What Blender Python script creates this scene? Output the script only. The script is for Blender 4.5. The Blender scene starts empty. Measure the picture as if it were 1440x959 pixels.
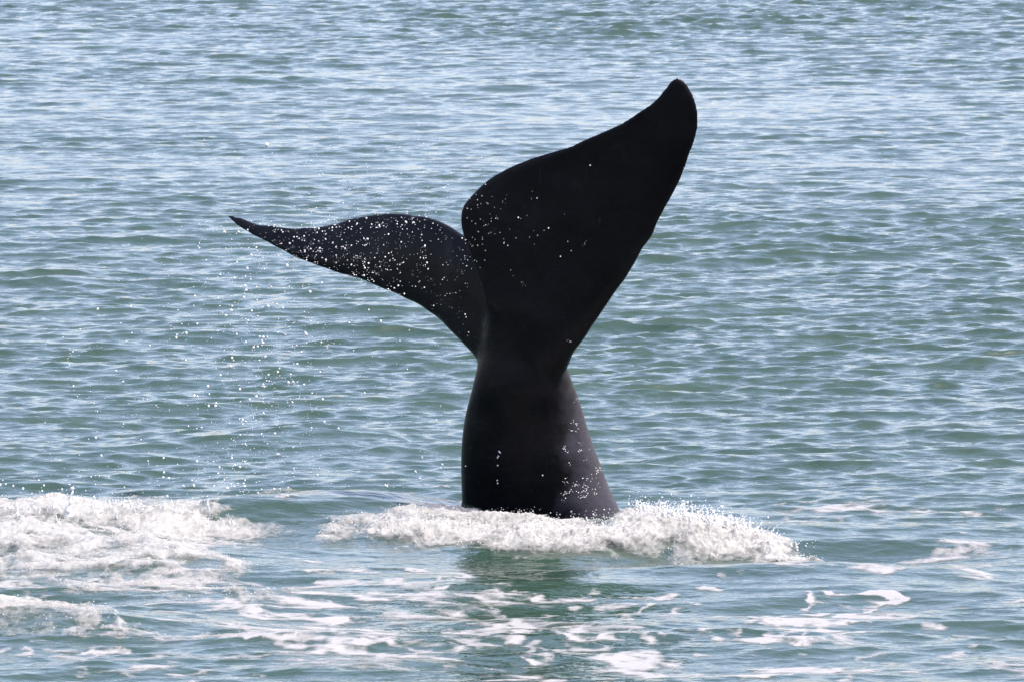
import bpy, math, random
import numpy as np

random.seed(7)
RNG = np.random.default_rng(11)
SC = bpy.context.scene
COL = SC.collection
rad = math.radians

# ------------------------------------------------------------------ camera
F_PX, IMG_W, IMG_H = 11000.0, 1440.0, 959.0
CAM = np.array([0.0, -57.9, 6.5])
PITCH = math.atan(984.5 / F_PX)
cd = bpy.data.cameras.new('camera')
cam = bpy.data.objects.new('camera', cd)
COL.objects.link(cam)
cam.location = CAM
cam.rotation_euler = (math.pi / 2 - PITCH, 0, 0)
cd.sensor_fit = 'HORIZONTAL'
cd.sensor_width = 36.0
cd.lens = 36.0 * F_PX / IMG_W
cd.clip_start = 0.5
cd.clip_end = 30000
cd.dof.use_dof = True
cd.dof.focus_distance = 58.5
cd.dof.aperture_fstop = 22
SC.camera = cam

# ------------------------------------------------------------------ light
SUN_EL, SUN_AZ = rad(60), rad(106)          # azimuth measured from +Y towards +X
w = bpy.data.worlds.new('World')
SC.world = w
w.use_nodes = True
nt = w.node_tree
nt.nodes.clear()
sky = nt.nodes.new('ShaderNodeTexSky')
sky.sky_type = 'NISHITA'
sky.sun_disc = False
sky.sun_elevation = SUN_EL
sky.sun_rotation = SUN_AZ
sky.air_density = 1.05
sky.dust_density = 3.0
sky.ozone_density = 0.6
bg = nt.nodes.new('ShaderNodeBackground')
bg.inputs['Strength'].default_value = 0.15
wo = nt.nodes.new('ShaderNodeOutputWorld')
tint = nt.nodes.new('ShaderNodeMixRGB')          # added tint in place of a white balance: makes the sky less green
tint.blend_type = 'MULTIPLY'
tint.inputs['Fac'].default_value = 1.0
tint.inputs['Color2'].default_value = (1.11, .99, 1.03, 1)
nt.links.new(sky.outputs[0], tint.inputs['Color1'])
nt.links.new(tint.outputs[0], bg.inputs[0])
nt.links.new(bg.outputs[0], wo.inputs[0])

sl = bpy.data.lights.new('sun', 'SUN')
sl.energy = 2.2
sl.angle = rad(0.5)
sl.color = (1.0, 0.955, 0.89)
sun = bpy.data.objects.new('sun', sl)
COL.objects.link(sun)
from mathutils import Vector
sdir = Vector((math.sin(SUN_AZ) * math.cos(SUN_EL), math.cos(SUN_AZ) * math.cos(SUN_EL), math.sin(SUN_EL)))
sun.rotation_euler = sdir.to_track_quat('Z', 'Y').to_euler()
sun.location = (20, 20, 40)

SC.view_settings.view_transform = 'Standard'
SC.view_settings.look = 'None'
SC.view_settings.gamma = 1
SC.view_settings.exposure = 1.56
SC.cycles.max_bounces = 8
SC.cycles.transparent_max_bounces = 24
SC.cycles.caustics_reflective = False
SC.cycles.caustics_refractive = False

# ------------------------------------------------------------------ pixel <-> place
CT, ST = math.cos(PITCH), math.sin(PITCH)
def ray(px, py):
    a = (np.asarray(px, float) - IMG_W / 2) / F_PX
    b = -(np.asarray(py, float) - IMG_H / 2) / F_PX
    return a, CT + b * ST, -ST + b * CT
def at(px, py, Y):
    """point on the line of sight through a photo pixel at world depth Y"""
    dx, dy, dz = ray(px, py)
    t = (Y - CAM[1]) / dy
    return np.stack(np.broadcast_arrays(CAM[0] + dx * t, CAM[1] + dy * t, CAM[2] + dz * t), -1)
def ground(px, py, z=0.0):
    dx, dy, dz = ray(px, py)
    t = (z - CAM[2]) / dz
    return np.stack(np.broadcast_arrays(CAM[0] + dx * t, CAM[1] + dy * t), -1)

# ------------------------------------------------------------------ scene helpers
def tag(o, label=None, cat=None, group=None, kind=None):
    if label: o['label'] = label
    if cat: o['category'] = cat
    if group: o['group'] = group
    if kind: o['kind'] = kind
    return o

def mesh_np(name, V, F, mat, attrs=None, smooth=True):
    """V (n,3), F (m,3|4) -> one linked mesh object"""
    V = np.ascontiguousarray(V, np.float32)
    F = np.ascontiguousarray(F, np.int32)
    me = bpy.data.meshes.new(name)
    n, k = F.shape
    me.vertices.add(len(V))
    me.vertices.foreach_set('co', V.ravel())
    me.loops.add(n * k)
    me.loops.foreach_set('vertex_index', F.ravel())
    me.polygons.add(n)
    me.polygons.foreach_set('loop_start', np.arange(0, n * k, k, dtype=np.int32))
    me.polygons.foreach_set('use_smooth', np.full(n, smooth))
    for an, av in (attrs or {}).items():
        a = me.attributes.new(an, 'FLOAT', 'POINT')
        a.data.foreach_set('value', np.ascontiguousarray(av, np.float32).ravel())
    me.update(calc_edges=True)
    me.validate()
    me.materials.append(mat)
    o = bpy.data.objects.new(name, me)
    COL.objects.link(o)
    return o

def grid_faces(nr, nc):
    i = np.arange(nr * nc).reshape(nr, nc)
    return np.stack([i[:-1, :-1], i[:-1, 1:], i[1:, 1:], i[1:, :-1]], -1).reshape(-1, 4)

# ------------------------------------------------------------------ noise tiles
def fft_field(N, L, amp_fn, seed):
    r = np.random.default_rng(seed)
    k1 = 2 * math.pi * np.fft.fftfreq(N, L / N)
    ky, kx = np.meshgrid(k1, k1, indexing='ij')
    k = np.hypot(kx, ky)
    k[0, 0] = 1e-6
    spec = amp_fn(k, kx, ky) * (r.normal(size=(N, N)) + 1j * r.normal(size=(N, N)))
    spec[0, 0] = 0
    return spec, k, kx, ky

def noise_tile(N, beta, seed, kmin=0):
    spec, k, _, _ = fft_field(N, 1.0, lambda k, x, y: np.where(k >= 2 * math.pi * max(kmin, 1) * .99, k ** (-beta), 0), seed)
    h = np.fft.ifft2(spec).real
    return (h / h.std()).astype(np.float32)

def samp(tile, u, v):
    """bilinear lookup, u,v in tile units (period 1)"""
    N = tile.shape[0]
    u = np.mod(u, 1.0) * N
    v = np.mod(v, 1.0) * N
    i0 = np.floor(u).astype(np.int64); j0 = np.floor(v).astype(np.int64)
    fu = (u - i0); fv = (v - j0)
    i0 %= N; j0 %= N
    i1 = (i0 + 1) % N; j1 = (j0 + 1) % N
    return ((tile[j0, i0] * (1 - fu) + tile[j0, i1] * fu) * (1 - fv)
            + (tile[j1, i0] * (1 - fu) + tile[j1, i1] * fu) * fv)

NZ_ROUGH = noise_tile(512, 1.5, 3)
NZ_SOFT = noise_tile(256, 2.6, 4)
NZ_MID = noise_tile(512, 2.0, 5, 4)

# ------------------------------------------------------------------ the sea surface
WIND = rad(95)
def sea_amp(lam_peak, spread, lam_min, beta=3.6, wind=WIND):
    kp = 2 * math.pi / lam_peak
    def f(k, kx, ky):
        s = np.exp(-0.65 * (kp / k) ** 4) * k ** (-beta / 1.0)
        c = np.abs(np.cos(np.arctan2(ky, kx) - wind))
        s = s * (0.10 + c ** spread)
        return s * np.exp(-(k * lam_min / 6.3) ** 2)
    return f

def sea_tile(N, L, lam_peak, spread, lam_min, rms, chop, seed, beta=1.9, wind=WIND):
    spec, k, kx, ky = fft_field(N, L, sea_amp(lam_peak, spread, lam_min, beta, wind), seed)
    h = np.fft.ifft2(spec).real
    s = rms / h.std()
    dx = np.fft.ifft2(1j * kx / k * spec).real * s * chop
    dy = np.fft.ifft2(1j * ky / k * spec).real * s * chop
    return (L, (h * s).astype(np.float32), dx.astype(np.float32), dy.astype(np.float32))

TILES = [sea_tile(1024, 31.0, 1.15, 4.0, 0.10, 0.0102, 1.2, 21, 1.95),
         sea_tile(1024, 17.3, 0.36, 4.0, 0.05, 0.0040, 1.05, 22, 1.95),
         sea_tile(512, 47.0, 3.4, 4.0, 0.8, 0.016, .8, 23, 2.2),
         sea_tile(1024, 23.7, 0.75, 6.0, 0.08, 0.0024, 1.1, 24, 2.0, rad(62))]

BASE = ground(745, 735)                      # where the tail breaks the surface
# raised water: (px, py, height, half width along x in m, half width along y in m)
MOUNDS = [(330, 716, .14, 1.1, .45), (520, 706, .15, .8, .36), (600, 738, .05, .8, .4),
          (760, 762, .06, 1.2, .32), (1010, 765, .06, .75, .38), (940, 745, .02, .6, .5),
          (90, 745, .10, 1.1, .9), (60, 868, .14, .7, .40), (200, 790, .06, .8, .6),
          (430, 610, .09, .9, .4), (250, 872, .07, .6, .3), (420, 900, .06, .8, .35), (1130, 800, .05, 1.0, .3), (80, 392, .07, .55, .35), (1400, 512, .06, .6, .4)]
MG = [(ground(a, b, h * .6), h, sx, sy * 1.45) for a, b, h, sx, sy in MOUNDS]

MIRROR = ground(745, 820)                    # the slick in front of the tail
def calm(x, y):
    """disturbed smoother water in front of and beside the tail"""
    d = np.hypot((x - BASE[0]) / 4.5, (y - (BASE[1] - 2.8)) / 4.2)
    e = np.exp(-((x - MIRROR[0]) / 1.3) ** 2 - ((y - MIRROR[1]) / 2.6) ** 2)
    return np.maximum(np.clip(1 - d, 0, 1) ** .7, .95 * e)

def sea(x, y):
    """displaced position of the undisturbed surface point (x, y)"""
    X = x.copy(); Y = y.copy(); Z = np.zeros_like(x)
    c = calm(x, y)
    gust = np.clip(1 + 0.22 * samp(NZ_SOFT, x / 70, y / 70) + .12 * samp(NZ_MID, x / 60, y / 60), .4, 1.7) * (1 + .34 * np.clip((y - 2) / 55, 0, 1))
    wts = [(1 - .5 * c) * gust, (1 - .68 * c) * gust, 1 + .9 * np.clip(c, 0, 1), (1 - .6 * c) * gust]
    for (L, h, dx, dy), wt in zip(TILES, wts):
        u, v = x / L, y / L
        Z += wt * samp(h, u, v); X += wt * samp(dx, u, v); Y += wt * samp(dy, u, v)
    for g, h, sx, sy in MG:
        e = np.exp(-((x - g[0]) / sx) ** 2 - ((y - g[1]) / sy) ** 2)
        Z += h * e
    return X, Y, Z

# ------------------------------------------------------------------ node helpers
def new_mat(name):
    m = bpy.data.materials.new(name)
    m.use_nodes = True
    t = m.node_tree
    t.nodes.clear()
    out = t.nodes.new('ShaderNodeOutputMaterial')
    def N(tp, **kw):
        n = t.nodes.new(tp)
        for k, v in kw.items():
            if k in n.inputs: n.inputs[k].default_value = v
            else: setattr(n, k, v)
        return n
    return m, t, out, N
def ramp(N, t, src, stops):
    r = N('ShaderNodeValToRGB')
    el = r.color_ramp.elements
    while len(el) < len(stops): el.new(.5)
    for e, (p, c) in zip(el, stops):
        e.position = p
        e.color = (c, c, c, 1) if not isinstance(c, tuple) else (*c, 1)
    t.links.new(src, r.inputs[0])
    return r
def math_n(N, t, op, a, b=None):
    n = N('ShaderNodeMath', operation=op)
    for i, v in enumerate((a, b)):
        if v is None: continue
        if isinstance(v, (int, float)): n.inputs[i].default_value = v
        else: t.links.new(v, n.inputs[i])
    return n.outputs[0]

# water
WATER, t, out, N = new_mat('water')
tc = N('ShaderNodeTexCoord')
mp = N('ShaderNodeMapping'); mp.inputs['Scale'].default_value = (1.0, 2.2, 1.0)
t.links.new(tc.outputs['Object'], mp.inputs[0])
n1 = N('ShaderNodeTexNoise', Scale=9.0, Detail=2.5, Roughness=.5, Distortion=.6)
n2 = N('ShaderNodeTexNoise', Scale=0.35, Detail=2.0)
t.links.new(mp.outputs[0], n1.inputs['Vector']); t.links.new(mp.outputs[0], n2.inputs['Vector'])
bp = N('ShaderNodeBump', Strength=1.0, Distance=.008)
t.links.new(n1.outputs[0], bp.inputs['Height'])
cr = ramp(N, t, n2.outputs[0], [(.3, (.018, .040, .029)), (.7, (.024, .047, .033))])
pw = N('ShaderNodeBsdfPrincipled', Roughness=.03, IOR=1.333)
t.links.new(cr.outputs[0], pw.inputs['Base Color'])
t.links.new(bp.outputs[0], pw.inputs['Normal'])
t.links.new(pw.outputs[0], out.inputs[0])

# foam: white froth, thin at its edges
def foam_mat(name, coarse, fine, gain, lo, hi, top, bump, body, sss, aniso=1.0, vein_k=3.2):
    m, t, out, N = new_mat(name)
    tc = N('ShaderNodeTexCoord')
    mp = N('ShaderNodeMapping'); mp.inputs['Scale'].default_value = (aniso, .5, 1)
    t.links.new(tc.outputs['Object'], mp.inputs[0])
    at_ = N('ShaderNodeAttribute', attribute_name='mask')
    a = N('ShaderNodeTexNoise', Scale=coarse, Detail=4.0, Roughness=.55, Distortion=1.2)
    b_ = N('ShaderNodeTexNoise', Scale=fine, Detail=4.0, Roughness=.65, Distortion=.4)
    v = N('ShaderNodeTexVoronoi', Scale=fine * 1.6)
    for n in (a, b_, v): t.links.new(mp.outputs[0], n.inputs['Vector'])
    # veins: foam gathers along the folds of the coarse pattern
    vein = math_n(N, t, 'ABSOLUTE', math_n(N, t, 'SUBTRACT', a.outputs[0], .5))
    vein = math_n(N, t, 'MULTIPLY', vein, vein_k)
    s = math_n(N, t, 'MULTIPLY', at_.outputs['Fac'], gain)
    d = math_n(N, t, 'SUBTRACT', s, vein)
    d = math_n(N, t, 'SUBTRACT', d, math_n(N, t, 'MULTIPLY', math_n(N, t, 'SUBTRACT', b_.outputs[0], .3), 1.1))
    d = math_n(N, t, 'SUBTRACT', d, math_n(N, t, 'MULTIPLY', v.outputs['Distance'], -.15))
    edge = math_n(N, t, 'MINIMUM', 1.0, math_n(N, t, 'MULTIPLY', at_.outputs['Fac'], 4.0))
    al = ramp(N, t, d, [(lo, 0.0), (hi, top)])
    alpha = math_n(N, t, 'MULTIPLY', al.outputs[0], edge)
    bsum = math_n(N, t, 'ADD', b_.outputs[0], math_n(N, t, 'MULTIPLY', v.outputs['Distance'], .5))
    b = N('ShaderNodeBump', Strength=1.0, Distance=bump)
    t.links.new(bsum, b.inputs['Height'])
    df = N('ShaderNodeBsdfPrincipled', Roughness=.5)
    df.inputs['Base Color'].default_value = (*body, 1)
    df.inputs['IOR'].default_value = 1.33
    if sss:
        df.inputs['Subsurface Weight'].default_value = .9
        df.inputs['Subsurface Radius'].default_value = (1, 1, .9)
        df.inputs['Subsurface Scale'].default_value = .035
    tl = N('ShaderNodeBsdfTranslucent'); tl.inputs[0].default_value = (*body, 1)
    t.links.new(b.outputs[0], df.inputs['Normal']); t.links.new(b.outputs[0], tl.inputs['Normal'])
    mx = N('ShaderNodeMixShader'); mx.inputs[0].default_value = .4
    t.links.new(df.outputs[0], mx.inputs[1]); t.links.new(tl.outputs[0], mx.inputs[2])
    tr = N('ShaderNodeBsdfTransparent')
    m2 = N('ShaderNodeMixShader')
    t.links.new(alpha, m2.inputs[0])
    t.links.new(tr.outputs[0], m2.inputs[1]); t.links.new(mx.outputs[0], m2.inputs[2])
    t.links.new(m2.outputs[0], out.inputs[0])
    return m
FROTH = foam_mat('white_froth', 2.2, 20.0, 1.2, .0, .8, 1.0, .016, (.42, .42, .395), True)
CHURN = foam_mat('churned_froth', 1.9, 15.0, 1.08, -.02, .75, .97, .016, (.43, .43, .405), True)
LACE = foam_mat('foam_lace', 1.7, 14.0, 1.02, .0, .42, .9, .004, (.46, .46, .455), False, .32, 4.6)

# spray drops
DROP, t, out, N = new_mat('spray_drop')
df = N('ShaderNodeBsdfPrincipled', Roughness=.15, IOR=1.33)
df.inputs['Base Color'].default_value = (.60, .60, .59, 1)
df.inputs['Subsurface Weight'].default_value = 1.0
df.inputs['Subsurface Radius'].default_value = (1, 1, 1)
df.inputs['Subsurface Scale'].default_value = .006
t.links.new(df.outputs[0], out.inputs[0])

# whale skin
SKIN, t, out, N = new_mat('wet_black_skin')
tc = N('ShaderNodeTexCoord')
na = N('ShaderNodeTexNoise', Scale=2.2, Detail=6.0, Roughness=.6)
sp = N('ShaderNodeSeparateXYZ'); t.links.new(tc.outputs['Object'], sp.inputs[0])
wr = N('ShaderNodeMapping'); wr.inputs['Scale'].default_value = (2.0, 2.0, 26.0)
t.links.new(tc.outputs['Object'], wr.inputs[0])
nw = N('ShaderNodeTexNoise', Scale=1.0, Detail=3.0, Distortion=.5); t.links.new(wr.outputs[0], nw.inputs['Vector'])
nl = N('ShaderNodeTexNoise', Scale=5.0, Detail=3.0); t.links.new(tc.outputs['Object'], nl.inputs['Vector'])
scr = N('ShaderNodeMapping'); scr.inputs['Scale'].default_value = (9.0, 9.0, 1.1); scr.inputs['Rotation'].default_value = (.3, .5, .2)
t.links.new(tc.outputs['Object'], scr.inputs[0])
ns = N('ShaderNodeTexNoise', Scale=3.0, Detail=5.0, Roughness=.7); t.links.new(scr.outputs[0], ns.inputs['Vector'])
nb = N('ShaderNodeTexNoise', Scale=38.0, Detail=3.0, Roughness=.6)
vo = N('ShaderNodeTexVoronoi', Scale=24.0)
for n in (na, nb, vo): t.links.new(tc.outputs['Object'], n.inputs['Vector'])
c = ramp(N, t, na.outputs[0], [(.35, (.0018, .0020, .0027)), (.62, (.0042, .0044, .0062)), (.8, (.013, .0128, .0135))])
# right flank of the stock: mottled grey, with its sunlit paleness painted into the colour
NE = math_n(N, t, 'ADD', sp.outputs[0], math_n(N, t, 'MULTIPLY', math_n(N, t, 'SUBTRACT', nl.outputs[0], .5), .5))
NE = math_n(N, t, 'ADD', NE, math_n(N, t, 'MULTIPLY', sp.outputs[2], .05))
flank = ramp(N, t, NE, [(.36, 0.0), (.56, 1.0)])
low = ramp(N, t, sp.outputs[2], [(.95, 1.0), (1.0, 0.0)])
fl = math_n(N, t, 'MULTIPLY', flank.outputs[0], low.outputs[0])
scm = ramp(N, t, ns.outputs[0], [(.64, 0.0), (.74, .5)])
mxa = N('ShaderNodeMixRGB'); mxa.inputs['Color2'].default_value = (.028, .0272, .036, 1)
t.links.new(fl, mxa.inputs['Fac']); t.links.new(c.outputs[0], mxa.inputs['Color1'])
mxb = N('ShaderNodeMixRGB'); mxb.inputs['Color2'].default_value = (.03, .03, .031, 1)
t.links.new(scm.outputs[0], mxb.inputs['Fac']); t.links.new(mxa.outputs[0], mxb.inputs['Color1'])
beads = ramp(N, t, vo.outputs['Distance'], [(.0, 1.0), (.22, 0.0)])
rr = ramp(N, t, nb.outputs[0], [(.35, .32), (.7, .52)])
hsum = math_n(N, t, 'ADD', math_n(N, t, 'MULTIPLY', nb.outputs[0], .35), math_n(N, t, 'MULTIPLY', beads.outputs[0], .5))
hsum = math_n(N, t, 'ADD', hsum, math_n(N, t, 'MULTIPLY', nw.outputs[0], .3))
hsum = math_n(N, t, 'ADD', hsum, math_n(N, t, 'MULTIPLY', nl.outputs[0], 2.0))
b1 = N('ShaderNodeBump', Strength=.8, Distance=.008)
t.links.new(hsum, b1.inputs['Height'])
pr = N('ShaderNodeBsdfPrincipled', IOR=1.36)
pr.inputs['Specular IOR Level'].default_value = .13
pr.inputs['Coat Weight'].default_value = .16
pr.inputs['Coat Roughness'].default_value = .12
pr.inputs['Coat IOR'].default_value = 1.33
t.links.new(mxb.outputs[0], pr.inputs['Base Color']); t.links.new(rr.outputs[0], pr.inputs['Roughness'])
t.links.new(b1.outputs[0], pr.inputs['Normal'])
t.links.new(pr.outputs[0], out.inputs[0])

# ------------------------------------------------------------------ build water
def build_water():
    nr, nc = 2450, 380
    Y0, Y1 = -14.0, 112.0                       # world depth of the waved part
    q = np.linspace(math.log(Y0 - CAM[1]), math.log(Y1 - CAM[1]), nr)
    yy = np.exp(q) + CAM[1]
    aa = np.linspace(-.092, .092, nc)
    y = np.repeat(yy[:, None], nc, 1)
    x = aa[None, :] * (y - CAM[1])
    X, Y, Z = sea(x, y)
    # the waves die out towards the border of the waved part, well outside the picture
    e = np.clip((.092 - np.abs(aa)) / .012, 0, 1)[None, :]
    fr = np.clip((q - q[0]) / .06, 0, 1) * np.clip((q[-1] - q) / .06, 0, 1)
    f = e * fr[:, None]; f = f * f * (3 - 2 * f)
    X = x + (X - x) * f; Y = y + (Y - y) * f; Z = Z * f
    V = np.stack([X, Y, Z], -1).reshape(-1, 3)
    Fq = grid_faces(nr, nc)
    # border ring out to the horizon
    idx = np.arange(nr * nc).reshape(nr, nc)
    loop = np.concatenate([idx[0, :-1], idx[:-1, -1], idx[-1, :0:-1], idx[:0:-1, 0]])
    P = V[loop]
    c = np.array([0.0, 20.0, 0.0])
    d = P - c
    d /= np.linalg.norm(d[:, :2], axis=1)[:, None]
    rings = [c + d * R for R in (150.0, 1500.0, 14000.0)]
    base = len(V); m = len(loop)
    Vall = [V]; Fs = [Fq]
    prev = loop
    for k, Rv in enumerate(rings):
        Rv[:, 2] = 0
        Vall.append(Rv)
        cur = np.arange(base + k * m, base + (k + 1) * m)
        Fs.append(np.stack([np.roll(prev, -1), prev, cur, np.roll(cur, -1)], -1))
        prev = cur
    o = mesh_np('water', np.concatenate(Vall), np.concatenate(Fs), WATER)
    tag(o, 'green rippled sea with pale blue sky reflections', 'sea', kind='structure')
build_water()

# ------------------------------------------------------------------ whale tail
def curve(pts, n):
    """smooth resample of a polyline (rows of any width) by arc length"""
    P = np.array(pts, float)
    s = np.concatenate([[0], np.cumsum(np.linalg.norm(np.diff(P[:, :2], axis=0), axis=1))])
    s /= s[-1]
    # catmull-rom through the points
    tt = np.linspace(0, 1, n)
    out = np.empty((n, P.shape[1]))
    m = np.gradient(P, s, axis=0)
    for q, u in enumerate(tt):
        i = min(max(np.searchsorted(s, u) - 1, 0), len(s) - 2)
        h = s[i + 1] - s[i]; a = (u - s[i]) / h
        out[q] = ((2*a**3 - 3*a**2 + 1) * P[i] + (a**3 - 2*a**2 + a) * h * m[i]
                  + (-2*a**3 + 3*a**2) * P[i+1] + (a**3 - a**2) * h * m[i+1])
    return out

def lobe(le, te, thick, n=70, mth=22):
    """closed lens-section blade between a leading and a trailing edge given in 3-D"""
    A = np.array(le); B = np.array(te)
    ch = B - A
    cl = np.linalg.norm(ch, axis=1)
    mid = (A + B) / 2
    tg = np.gradient(mid, axis=0)
    nrm = np.cross(ch, tg)
    nrm /= np.linalg.norm(nrm, axis=1)[:, None] + 1e-9
    for i in range(len(nrm) - 2, -1, -1):
        if nrm[i] @ nrm[i + 1] < 0: nrm[i] = -nrm[i]
    # smooth the normals along the span
    for _ in range(12):
        nrm[1:-1] = (nrm[:-2] + nrm[1:-1] * 2 + nrm[2:])
        nrm /= np.linalg.norm(nrm, axis=1)[:, None]
    a = np.linspace(0, 2 * math.pi, 2 * mth, endpoint=False)
    cc = (1 - np.cos(a)) / 2
    prof = np.sign(np.sin(a)) * np.abs(np.sin(a)) ** .75 * (1.0 - .35 * cc)         # fuller near the leading edge
    T = np.minimum(thick, cl * .45)
    V = A[:, None] + ch[:, None] * cc[None, :, None] + nrm[:, None] * (prof[None, :, None] * T[:, None, None] / 2)
    return loft(V)

def loft(V):
    nr, nc, _ = V.shape
    i = np.arange(nr * nc).reshape(nr, nc)
    j = np.roll(i, -1, 1)
    F = np.stack([i[:-1], j[:-1], j[1:], i[1:]], -1).reshape(-1, 4)
    VV = np.concatenate([V.reshape(-1, 3), V[0].mean(0)[None], V[-1].mean(0)[None]])
    c0, c1 = nr * nc, nr * nc + 1
    caps = [np.stack([np.full(nc, c0), j[0], i[0], i[0]], -1), np.stack([np.full(nc, c1), i[-1], j[-1], j[-1]], -1)]
    return VV, F, caps

Y_TAIL = BASE[1] + .42
def build_whale():
    nS = 70
    # rows: photo x, photo y, depth offset from the stock's centre (m)
    r_te = curve([(705, 645, .34), (694, 580, .24), (683, 520, .10), (681, 466, -.04), (683, 441, -.11), (679, 418, -.17), (673, 393, -.18), (662, 362, -.19),
                  (651, 331, -.20), (646.7, 305, -.22), (651, 289, -.24), (665, 273, -.27), (682, 256.5, -.31), (704, 242, -.36),
                  (732, 228.5, -.43), (766, 217, -.51), (800, 206.5, -.60), (822, 196, -.66), (851, 184, -.74), (879, 170, -.81),
                  (901, 156, -.87), (924, 138, -.92), (935, 124, -.95), (944, 113, -.97), (953, 109, -.99)], nS)
    r_le = curve([(776, 645, .26), (780, 602, .04), (786.5, 556, -.10), (796, 520, -.18), (808.6, 494, -.24), (828, 466, -.29), (851, 432, -.36), (879, 393, -.44), (902, 353, -.53),
                  (913, 337, -.57), (930, 305, -.64), (946.5, 274, -.71), (958, 251, -.76), (969, 223, -.82), (978, 195, -.88),
                  (982, 170, -.92), (980, 148, -.95), (973, 130, -.97), (963, 115, -.98), (954, 109.5, -.99)], nS)
    l_te = curve([(745, 400, .02), (715, 370, .06), (680, 346, .14), (649, 329, .25), (632, 318.5, .34), (615, 310.5, .42), (595, 304, .51), (562, 300.5, .66), (525, 302, .82),
                  (497, 307, .95), (469, 315, 1.08), (446, 319, 1.18), (412, 320, 1.32), (384, 318, 1.44), (356, 313, 1.55),
                  (338, 305.5, 1.62), (318, 301, 1.70)], nS)
    l_le = curve([(735, 590, .05), (705, 550, .08), (688, 527, .12), (670, 504, .19), (657, 489.5, .24), (643, 472.5, .29), (626, 454, .36), (604, 437.5, .44), (576, 422, .55), (545, 408, .67),
                  (511, 395, .80), (474, 384, .94), (440, 372.5, 1.08), (412, 360, 1.20), (379, 343, 1.36), (350, 327.5, 1.50),
                  (330, 315.5, 1.61), (317.5, 303.5, 1.70)], nS)
    # small nicks and unevenness along the edges
    wob = np.random.default_rng(5)
    for c in (r_te, r_le, l_te, l_le):
        nk = wob.normal(size=(nS, 2)); nk[1:-1] = nk[1:-1] * .5 + (nk[:-2] + nk[2:]) * .25
        c[6:-6, :2] += nk[6:-6] * .8
    conv = lambda c: at(c[:, 0], c[:, 1], Y_TAIL + c[:, 2])
    s = np.linspace(0, 1, nS)
    th_r = .34 * (1 - s) ** 1.3 + .075 * (1 - s * .5)
    th_l = .30 * (1 - s) ** 1.3 + .07 * (1 - s * .5)
    pieces = [lobe(conv(r_le), conv(r_te), th_r), lobe(conv(l_le), conv(l_te), th_l)]
    # tail stock: photo y, left x, right x, depth of centre, depth half width
    st = [(400, 694, 745, -.02), (440, 690, 776, -.03), (480, 681, 790, -.03), (510, 671.5, 796, -.04), (530, 665, 802, -.02), (546, 661.5, 808.5, .01),
          (579, 654.5, 819.5, .11), (614, 650, 830, .17), (652, 648, 844, .23), (682, 648.5, 855, .28), (711, 649, 868.5, .33), (735, 648, 879, .37),
          (790, 640, 905, .46), (880, 610, 960, .6), (980, 575, 1010, .75)]
    st = curve([(a, 0, b, c2, d) for a, b, c2, d in st], 60)
    # cross-section: broad left face, a keel running on down from the right fluke, a right flank
    q = np.array([(-1.0, .18), (.36, -.86), (1.0, .22), (.1, .95)])
    for _ in range(4):
        n_ = np.roll(q, -1, 0)
        w1 = .25
        q = np.stack([q * (1 - w1) + n_ * w1, q * w1 + n_ * (1 - w1)], 1).reshape(-1, 2)
    q[:, 0] = (q[:, 0] - (q[:, 0].max() + q[:, 0].min()) / 2) / ((q[:, 0].max() - q[:, 0].min()) / 2)
    q = q[::1]
    V = []
    for py, _, xl, xr, dc in st:
        L = at(xl, py, Y_TAIL + dc); R = at(xr, py, Y_TAIL + dc)
        c = (L + R) / 2; hx = (R[0] - L[0]) / 2
        V.append(np.stack([c[0] + hx * q[:, 0], c[1] + hx * q[:, 1], np.full(len(q), c[2])], -1))
    pieces.append(loft(np.array(V)))
    Vs, tris = [], []
    off = 0
    for VV, F, caps in pieces:
        Vs.append(VV)
        for f in [F] + caps:
            f = f + off
            tris.append(f[:, [0, 1, 2]]); tris.append(f[:, [0, 2, 3]])
        off += len(VV)
    T = np.concatenate(tris)
    T = T[(T[:, 0] != T[:, 1]) & (T[:, 1] != T[:, 2]) & (T[:, 0] != T[:, 2])]
    import bmesh
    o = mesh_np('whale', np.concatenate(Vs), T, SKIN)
    bm = bmesh.new(); bm.from_mesh(o.data)
    bmesh.ops.recalc_face_normals(bm, faces=bm.faces); bm.to_mesh(o.data); bm.free()
    # fuse blades and stock into one continuous skin
    md = o.modifiers.new('fuse', 'REMESH'); md.mode = 'VOXEL'; md.voxel_size = .012; md.use_smooth_shade = True
    sm = o.modifiers.new('soften', 'SMOOTH'); sm.factor = .5; sm.iterations = 14
    dg = bpy.context.evaluated_depsgraph_get()
    me = bpy.data.meshes.new_from_object(o.evaluated_get(dg))
    o.modifiers.clear()
    old = o.data; o.data = me; bpy.data.meshes.remove(old)
    # extra blending where the flukes meet the stock
    co = np.empty(len(me.vertices) * 3, np.float32); me.vertices.foreach_get('co', co); co = co.reshape(-1, 3)
    ed = np.empty(len(me.edges) * 2, np.int32); me.edges.foreach_get('vertices', ed); ed = ed.reshape(-1, 2)
    ctr = at(700, 510, Y_TAIL)
    wgt = np.exp(-((np.linalg.norm((co - ctr) * [1, .8, .8], axis=1)) / .40) ** 4)[:, None] * .5
    deg = np.bincount(ed.ravel(), minlength=len(co))[:, None]
    for _ in range(120):
        acc = np.zeros_like(co)
        np.add.at(acc, ed[:, 0], co[ed[:, 1]]); np.add.at(acc, ed[:, 1], co[ed[:, 0]])
        co = co + (acc / deg - co) * wgt
    me.vertices.foreach_set('co', co.astype(np.float32).ravel())
    me.polygons.foreach_set('use_smooth', np.full(len(me.polygons), True))
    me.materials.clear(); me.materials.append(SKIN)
    me.update()
    me.name = 'whale'
    tag(o, 'wet black whale tail with two broad flukes rising out of the sea', 'whale')
    return o
WHALE = build_whale()

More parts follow.
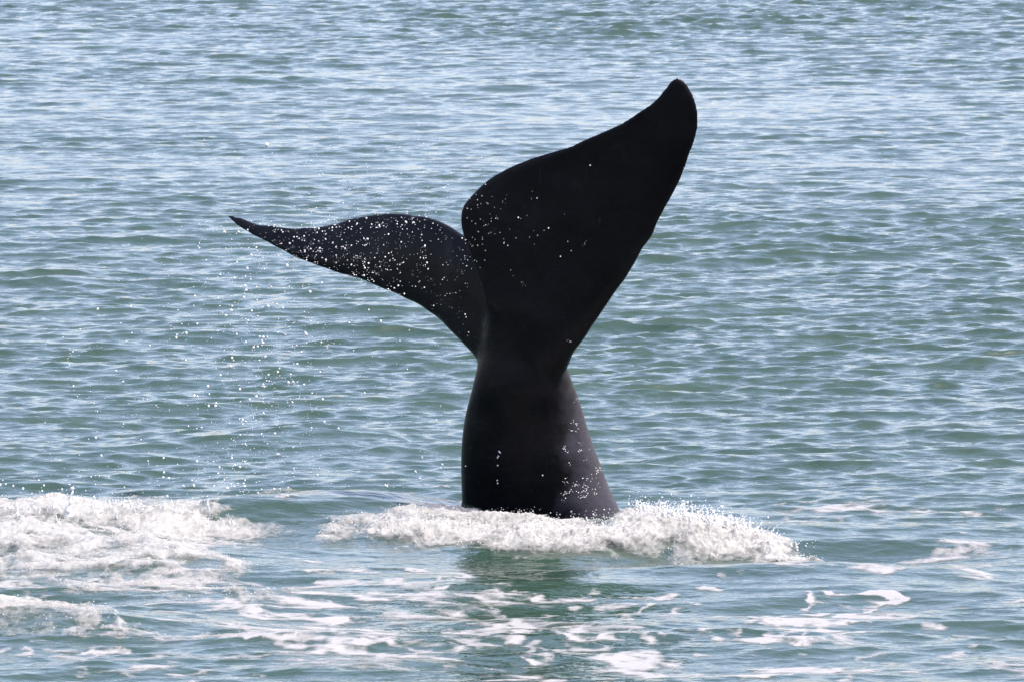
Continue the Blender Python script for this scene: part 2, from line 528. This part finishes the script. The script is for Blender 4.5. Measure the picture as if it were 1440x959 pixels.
# ------------------------------------------------------------------ foam
def strokes_mask(x, y, strokes, zz=0.0):
    """largest soft brush value of several photo-traced strokes on the sea (px, py, half length along view m, half width m, strength)"""
    M = np.zeros_like(x)
    for pts, wx, wy, val in strokes:
        wy = wy * 1.45
        P = np.array([ground(a, b, zz) for a, b in pts])
        best = np.full(x.shape, 9e9)
        for (ax, ay), (bx, by) in zip(P[:-1], P[1:]):
            ux, uy = (bx - ax) / wx, (by - ay) / wy
            qx, qy = (x - ax) / wx, (y - ay) / wy
            tt = np.clip((qx * ux + qy * uy) / (ux * ux + uy * uy + 1e-9), 0, 1)
            best = np.minimum(best, (qx - tt * ux) ** 2 + (qy - tt * uy) ** 2)
        M = np.maximum(M, val * np.exp(-best))
    return M

def foam_sheet(name, px0, px1, py0, py1, dx, dy, strokes, mat, lift, pile, label, cat, warp=.12, seed=0, gaps=()):
    c = np.array([ground(a, b) for a in (px0, px1) for b in (py0, py1)])
    xs = np.arange(c[:, 0].min(), c[:, 0].max(), dx); ys = np.arange(c[:, 1].min(), c[:, 1].max(), dy)
    y, x = np.meshgrid(ys, xs, indexing='ij')
    wx = x + warp * 1.2 * samp(NZ_MID, x / 5.1 + seed, y / 5.1); wy = y + warp * 2 * samp(NZ_MID, x / 5.1 + .37 + seed, y / 5.1 + .61)
    M = strokes_mask(wx, wy, strokes, pile * .9)
    if gaps: M = M * np.clip(1 - strokes_mask(wx, wy, gaps, pile * .9), 0, 1)
    X, Y, Z = sea(x, y)
    rough = samp(NZ_ROUGH, x / 2.7 + seed, y / 2.7)
    fine = samp(NZ_ROUGH, x / .9 + .3, y / .9 + seed)
    lump = np.clip(.6 + .26 * rough + .20 * fine, 0, 3)
    Mp = np.clip(M, 0, 1.2)
    H = lift + pile * Mp ** 1.2 * lump
    if pile > 0:
        X = X + pile * .14 * Mp * samp(NZ_ROUGH, x / 1.3 + .5, y / 1.3)
        Y = Y + pile * .14 * Mp * samp(NZ_ROUGH, x / 1.3, y / 1.3 + .5)
    Z = Z + H
    nr, nc = x.shape
    F = grid_faces(nr, nc)
    keep = (M.ravel()[F] > .06).any(1)
    F = F[keep]
    used, inv = np.unique(F, return_inverse=True)
    V = np.stack([X, Y, Z], -1).reshape(-1, 3)[used]
    o = mesh_np(name, V, inv.reshape(-1, 4), mat, {'mask': M.ravel()[used]})
    tag(o, label, cat, kind='stuff')
    return x, y, X, Y, Z, M

RIDGE = [([(462, 741), (505, 733)], .12, .25, .75),
         ([(540, 738), (600, 745), (680, 748), (760, 752), (840, 756), (900, 752)], .2, .42, 1.0),
         ([(560, 731), (620, 727), (655, 727), (690, 734), (740, 738), (800, 740), (850, 747)], .15, .28, .9),
         ([(890, 740), (940, 745), (990, 748), (1030, 755)], .2, .75, 1.05),
         ([(1030, 750), (1080, 762), (1110, 772), (1145, 781)], .15, .3, 1.1)]
RIDGE_S = foam_sheet('sea_foam', 420, 1190, 690, 800, .011, .022, RIDGE, FROTH, .006, .08,
           'white frothing foam pushed up around the base of the whale tail', 'sea foam', .05, .1, [([(1020, 768), (1065, 770)], .12, .16, .85), ([(522, 742), (535, 756)], .07, .12, .8), ([(700, 768), (900, 772)], .3, .06, .5)])

LEFTPILE = [([(-30, 720), (60, 722), (130, 735), (220, 738), (290, 742)], .35, .55, 1.0),
            ([(-30, 755), (60, 760), (150, 765), (230, 775), (270, 790)], .35, .5, .95),
            ([(-30, 795), (60, 790), (140, 790), (200, 795)], .35, .35, .85),
            ([(60, 705), (-30, 700)], .35, .3, .8),
            ([(-20, 848), (40, 846), (90, 862), (140, 876)], .25, .30, .85), ([(-20, 870), (80, 885), (200, 893)], .5, .5, .55),
            ([(290, 705), (340, 700), (400, 706)], .3, .2, .55),
            ([(110, 812), (220, 818), (310, 832)], .5, .35, .6)]
LEFT_S = foam_sheet('sea_foam.001', -60, 460, 680, 905, .013, .03, LEFTPILE, CHURN, .006, .06,
           'churned white foam patch on the water at the far left', 'sea foam', .12, .7)

LACES = [([(1040, 880), (1090, 872), (1130, 868), (1175, 880), (1235, 884)], .12, .13, .85), ([(1108, 872), (1095, 885), (1125, 900)], .09, .12, .85),
         ([(820, 938), (900, 932), (960, 945), (1060, 943), (1150, 952)], .2, .14, .85), ([(440, 832), (500, 838), (560, 836), (640, 842)], .1, .08, .8),
         ([(150, 818), (260, 826), (360, 850), (470, 872), (560, 900)], .12, .10, .85), ([(380, 906), (500, 902), (600, 882), (700, 895), (820, 890)], .1, .08, .85),
         ([(500, 800), (600, 812), (650, 820)], .1, .07, .8), ([(970, 850), (1060, 856), (1140, 853), (1220, 846)], .1, .07, .85),
         ([(150, 830), (250, 822), (330, 845), (420, 868), (480, 895), (540, 903)], .3, 0.190, 0.657),
         ([(230, 800), (300, 812), (340, 818)], .3, 0.204, 0.617),
         ([(0, 918), (60, 916), (110, 914)], .25, 0.095, 0.597), ([(140, 915), (200, 912)], .2, 0.082, 0.577),
         ([(220, 955), (290, 942), (380, 950), (470, 945)], .2, 0.095, 0.597),
         ([(440, 838), (480, 830), (520, 829), (570, 840)], .22, 0.150, 0.657),
         ([(460, 795), (540, 806), (610, 814)], .25, 0.095, 0.617),
         ([(430, 895), (520, 900), (600, 880), (690, 893), (760, 900)], .26, 0.136, 0.637),
         ([(680, 832), (760, 838), (820, 843), (950, 845), (1040, 855)], .22, 0.095, 0.597),
         ([(760, 895), (820, 888), (900, 893)], .26, 0.150, 0.657),
         ([(800, 945), (880, 930), (960, 938), (1060, 950), (1150, 950)], .4, 0.190, 0.717),
         ([(1030, 848), (1120, 852), (1210, 848)], .3, 0.095, 0.637),
         ([(1050, 878), (1110, 870), (1180, 880), (1230, 886)], .28, 0.177, 0.697), ([(1110, 872), (1110, 898)], .18, 0.136, 0.657),
         ([(1240, 885), (1300, 890)], .2, 0.136, 0.498),
         ([(1140, 705), (1200, 712), (1280, 720), (1430, 718)], .3, 0.204, 0.548), ([(1200, 730), (1250, 735)], .2, 0.136, 0.498),
         ([(1200, 803), (1280, 806), (1360, 798)], .3, 0.109, 0.548),
         ([(1260, 850), (1330, 860), (1430, 855)], .3, 0.136, 0.498),
         ([(1130, 742), (1150, 740)], .14, 0.102, 0.597),
         ([(330, 775), (380, 772)], .2, 0.136, 0.597), ([(260, 775), (350, 748)], .25, 0.136, 0.597),
         ([(380, 855), (440, 860), (540, 868)], .25, 0.136, 0.548),
         ([(590, 690), (620, 688)], .15, 0.109, 0.597),
         ([(960, 925), (900, 928), (840, 930)], .3, 0.136, 0.657),
         ([(1300, 935), (1380, 940), (1440, 930)], .3, 0.136, 0.498),
         ([(560, 825), (640, 860), (700, 880), (780, 870), (860, 880)], .5, 0.340, 0.438),
         ([(100, 940), (300, 930), (600, 940)], .7, 0.340, 0.378),
         ([(0, 832), (90, 838), (180, 842), (260, 835)], .3, .14, 0.597), ([(300, 905), (420, 885), (520, 888)], .25, .12, 0.577),
         ([(600, 850), (700, 858), (800, 862), (900, 858)], .25, .1, 0.548), ([(900, 812), (980, 806), (1080, 812)], .3, .1, 0.498),
         ([(640, 912), (760, 918), (900, 908), (1000, 902)], .25, .1, 0.597), ([(1150, 905), (1250, 915), (1400, 905)], .3, .1, 0.548),
         ([(1220, 770), (1320, 765), (1420, 775)], .3, .12, 0.498), ([(420, 925), (560, 915), (640, 925)], .25, .1, 0.548),
         ([(250, 880), (360, 898), (460, 905), (560, 915)], .3, .16, 0.617)]
foam_sheet('foam_streaks', -80, 1520, 680, 985, .012, .04, LACES, LACE, .004, 0,
           'thin white foam streaks lacing the water in front of the whale', 'foam streaks', .16, .3)

# ------------------------------------------------------------------ spray
def ico():
    import bmesh
    bm = bmesh.new(); bmesh.ops.create_icosphere(bm, subdivisions=1, radius=1)
    v = np.array([q.co[:] for q in bm.verts]); f = np.array([[q.index for q in p.verts] for p in bm.faces]); bm.free()
    return v, f
IV, IF = ico()
DROPS = []                                     # (x, y, z, radius, label)
def spray(n, fx, fy, fY, rmin, rmax, label, power=3.5):
    for _ in range(n):
        px = fx(); py = fy(px); Y = fY(px)
        p = at(px, py, Y)
        if p[2] < .02: continue
        r = rmin + (rmax - rmin) * random.random() ** power
        DROPS.append((*p, r, label))
        if random.random() < .12:              # drops often fall in small clusters
            for _k in range(random.randint(2, 5)):
                DROPS.append((p[0] + random.gauss(0, .02), p[1] + random.gauss(0, .05), p[2] + random.gauss(0, .018), r * random.uniform(.3, .8), label))
G, U = random.gauss, random.uniform
lobeY = lambda px: Y_TAIL + np.interp(px, [323, 500, 660], [1.5, .8, .1])
def low_edge(px): return np.interp(px, [323, 412, 511, 604, 670], [305, 360, 395, 437, 500])
def up_edge(px): return np.interp(px, [323, 412, 525, 600, 670], [303, 320, 302, 306, 345])
def trunc(m, sd, lo, hi):
    while True:
        v = G(m, sd)
        if lo < v < hi: return v
spray(650, lambda: trunc(520, 90, 345, 664), lambda p: U(up_edge(p) - 4, low_edge(p) + 4), lambda p: lobeY(p) - U(.25, 1.2), .0016, .0072,
      'bright drop of spray falling in front of the black left fluke')
spray(360, lambda: G(365, 55), lambda p: U(low_edge(p) + 5, 700), lambda p: Y_TAIL + U(-.6, 1.2), .003, .0115,
      'white drop of spray falling through the air below the left fluke')
spray(260, lambda: U(60, 640), lambda p: U(430, 700), lambda p: Y_TAIL + U(-.8, 1.5), .0026, .010,
      'white drop of spray falling through the air below the left fluke')
spray(170, lambda: G(540, 90), lambda p: 300 - abs(G(0, 65)), lambda p: Y_TAIL + U(-.5, 1.5), .002, .0055,
      'tiny drop of spray flying above the left fluke')
spray(50, lambda: trunc(655, 80, 652, 835), lambda p: U(max(225, 300 - (p - 650) * .55), 400), lambda p: Y_TAIL - U(.9, 1.4), .002, .006,
      'tiny drop of spray flying in front of the black right fluke')
spray(220, lambda: U(0, 340), lambda p: 745 - abs(G(0, 35)) - 15, lambda p: ground(150, 740)[1] + U(-.6, .6), .0026, .010,
      'white drop of spray thrown up over the foam at far left')
spray(420, lambda: U(880, 1150), lambda p: np.interp(p, [880, 950, 1050, 1150], [705, 708, 728, 780]) - abs(G(0, 9)) + 6, lambda p: ground(980, 748)[1] + U(-.3, .3), .002, .009,
      'white drop of spray thrown up over the foam right of the tail')
spray(160, lambda: U(470, 880), lambda p: U(715, 750), lambda p: ground(700, 752)[1] + U(-.2, .1), .002, .007,
      'white drop of spray over the foam before the tail')
spray(700, lambda: G(350, 75), lambda p: U(low_edge(p) + 5, 705), lambda p: Y_TAIL + U(-.6, 1.2), .0012, .0034,
      'white drop of spray falling through the air below the left fluke', 1.5)
p = at(375, 204, Y_TAIL); DROPS.append((*p, .016, 'lone bright drop hanging high above the tip of the left fluke'))
def froth(S, n, rise, rmin, rmax, lab):
    """flying droplets and bubbles standing on a pile of foam"""
    x, y, X, Y, Z, M = S
    wgt = np.clip(M - .35, 0, 1).ravel() ** 1.3
    k = RNG.choice(wgt.size, n, p=wgt / wgt.sum())
    m = M.ravel()[k]
    r = rmin + (rmax - rmin) * RNG.random(n) ** 3
    up = np.abs(RNG.normal(size=n)) * rise * m
    return np.stack([X.ravel()[k] + RNG.normal(size=n) * .012, Y.ravel()[k] + RNG.normal(size=n) * .02, Z.ravel()[k] + up, r], -1)
def finger(px, py, Y, length, lean, r0):
    """a thread of water thrown up, breaking into drops at its tip"""
    b = at(px, py, Y); n = int(length / .006); out = []
    for i in range(n):
        f = i / n
        if f > .75 and random.random() < .5: continue
        rr = r0 * (1 - .75 * f) * U(.7, 1.25) + (.3 * r0 if f > .95 else 0)
        out.append((b[0] + lean * f * f * length + G(0, .003), b[1] + G(0, .004), b[2] + f * length, rr))
    return out
FING = []
yr, yl = ground(980, 748, .1)[1], ground(150, 740, .1)[1]
for _ in range(120):
    px = U(890, 1150); py = np.interp(px, [890, 950, 1050, 1150], [712, 718, 738, 782])
    FING += finger(px, py + U(0, 10), yr + U(-.2, .2), U(.03, .11), U(-.2, .9), U(.005, .010))
for _ in range(45):
    px = U(0, 330); FING += finger(px, 716 + U(-6, 22), yl + U(-.3, .5), U(.03, .09), U(-.6, .6), U(.004, .010))
for _ in range(30):
    px = U(460, 880); FING += finger(px, 738 + U(-6, 10), ground(700, 750, .1)[1], U(.02, .06), U(-.6, .6), U(.004, .008))
DROPS.sort(key=lambda d: -d[3])
def to_px(p):
    q = np.array(p) - CAM
    d = q[1] * CT - q[2] * ST
    return IMG_W / 2 + F_PX * q[0] / d, IMG_H / 2 - F_PX * (q[1] * ST + q[2] * CT) / d
def zone(lab, p):
    px, py = to_px(p)
    if 'black left fluke' in lab:
        return 'bright drop in front of the black left fluke' + (' near its tip' if px < 430 else ' at its middle' if px < 560 else ' at its inner end')
    if 'below the left fluke' in lab:
        v = ('high in the fall' if py < 480 else 'halfway down' if py < 590 else 'just above the water')
        h = ('left of its tip' if px < 300 else 'under its tip' if px < 400 else 'nearer the tail')
        return 'white drop below the left fluke, ' + v + ', ' + h
    if 'far left' in lab:
        return 'white drop over the far left foam' + (', beside the picture edge' if px < 110 else ', at the middle of the patch' if px < 230 else ', at its right end')
    if 'right of the tail' in lab:
        return 'white drop over the foam right of the tail' + (', next to the tail' if px < 970 else ', at the middle of the ridge' if px < 1070 else ', at its far right end')
    return lab
proto = None
for x, y, z, r, lab in DROPS[:300]:
    if proto is None:
        proto = mesh_np('water_drop', IV * [1, 1, 1.12], IF, DROP)
        o = proto
    else:
        o = proto.copy(); COL.objects.link(o)
    o.location = (x, y, z); o.scale = (r, r, r * random.uniform(.9, 1.3)); o.rotation_euler = (0, U(-.6, .6), U(0, 3))
    tag(o, zone(lab, (x, y, z)), 'water drop', 'drops of spray in the air')
hh = np.linspace(0, 1, 26)
base_ = at(97, 726, yl)
ang = np.linspace(0, 2 * math.pi, 9)[:-1]
rj = .030 * (1 - hh) ** 2.2 + .0065 + .007 * np.exp(-((hh - .97) / .035) ** 2) + .002 * np.sin(hh * 41)
rings_ = np.stack([np.stack([base_[0] + .03 * h * h + .006 * math.sin(h * 17) + r * np.cos(ang), base_[1] + .004 * math.sin(h * 23) + r * np.sin(ang),
                             np.full(8, base_[2] + .215 * h)], -1) for h, r in zip(hh, rj)])
VV, FF, caps = loft(rings_)
TT = np.concatenate([f[:, k] for f in [FF] + caps for k in ([0, 1, 2], [0, 2, 3])])
TT = TT[(TT[:, 0] != TT[:, 1]) & (TT[:, 1] != TT[:, 2]) & (TT[:, 0] != TT[:, 2])]
o = mesh_np('water_jet', VV, TT, DROP)
tag(o, 'thin upright jet of white water shooting out of the far left foam', 'water jet')
for px_, py_, r_ in [(103, 706, .007), (115, 702, .009), (132, 698, .007), (98, 681, .006), (88, 704, .005)]:
    FING.append((*at(px_, py_, yl), r_))
rest = np.concatenate([np.array([d[:4] for d in DROPS[300:]]), np.array(FING),
                       froth(RIDGE_S, 4500, .018, .0013, .0046, ''), froth(LEFT_S, 3000, .013, .0015, .005, '')])
V = (rest[:, None, :3] + IV[None] * rest[:, None, 3:4]).reshape(-1, 3)
F = (IF[None] + (np.arange(len(rest)) * len(IV))[:, None, None]).reshape(-1, 3)
o = mesh_np('water_spray', V, F, DROP)
tag(o, 'fine white spray of tiny drops around the tail and foam', 'spray', kind='stuff')


# water drops, and white beads added as sun glints on the stock's sunlit side
from mathutils.bvhtree import BVHTree
import bmesh
bm = bmesh.new(); bm.from_mesh(WHALE.data); TREE = BVHTree.FromBMesh(bm); bm.free()
beads = []
def bead(px, py, r):
    d = Vector(ray(px, py)).normalized()
    hit, nrm, _, _ = TREE.ray_cast(Vector(CAM), d)
    if hit is None: return
    beads.append((*(hit + nrm * r * .2), r))
for cx, cy, sx, sy, n in [(798, 640, 4, 14, 6), (822, 690, 6, 8, 22), (799, 692, 5, 14, 9), (846, 730, 8, 5, 22), (820, 650, 10, 30, 10),
                          (812, 560, 6, 40, 9), (838, 668, 6, 14, 6), (790, 720, 14, 8, 4)]:
    for _ in range(n):
        ax, ay = G(cx, sx), G(cy, sy)
        for _k in range(random.randint(1, 5)):
            bead(ax + G(0, 2.2), ay + G(0, 1.6), U(.0015, .0048))
for px, py in [(702, 634.5), (703.5, 636), (701, 641), (700, 643), (700, 654), (699.5, 675), (700, 679), (655, 655), (763, 668)]:
    bead(px, py, .007)
for _ in range(45):
    bead(G(668, 14), G(300, 30), U(.0025, .005))
B = np.array(beads)
V = (B[:, None, :3] + IV[None] * B[:, None, 3:4]).reshape(-1, 3)
F = (IF[None] + (np.arange(len(B)) * len(IV))[:, None, None]).reshape(-1, 3)
o = mesh_np('glint_beads', V, F, DROP)
tag(o, 'bright wet drops and sun glints made as beads on the skin of the whale tail', 'water beads', kind='stuff')
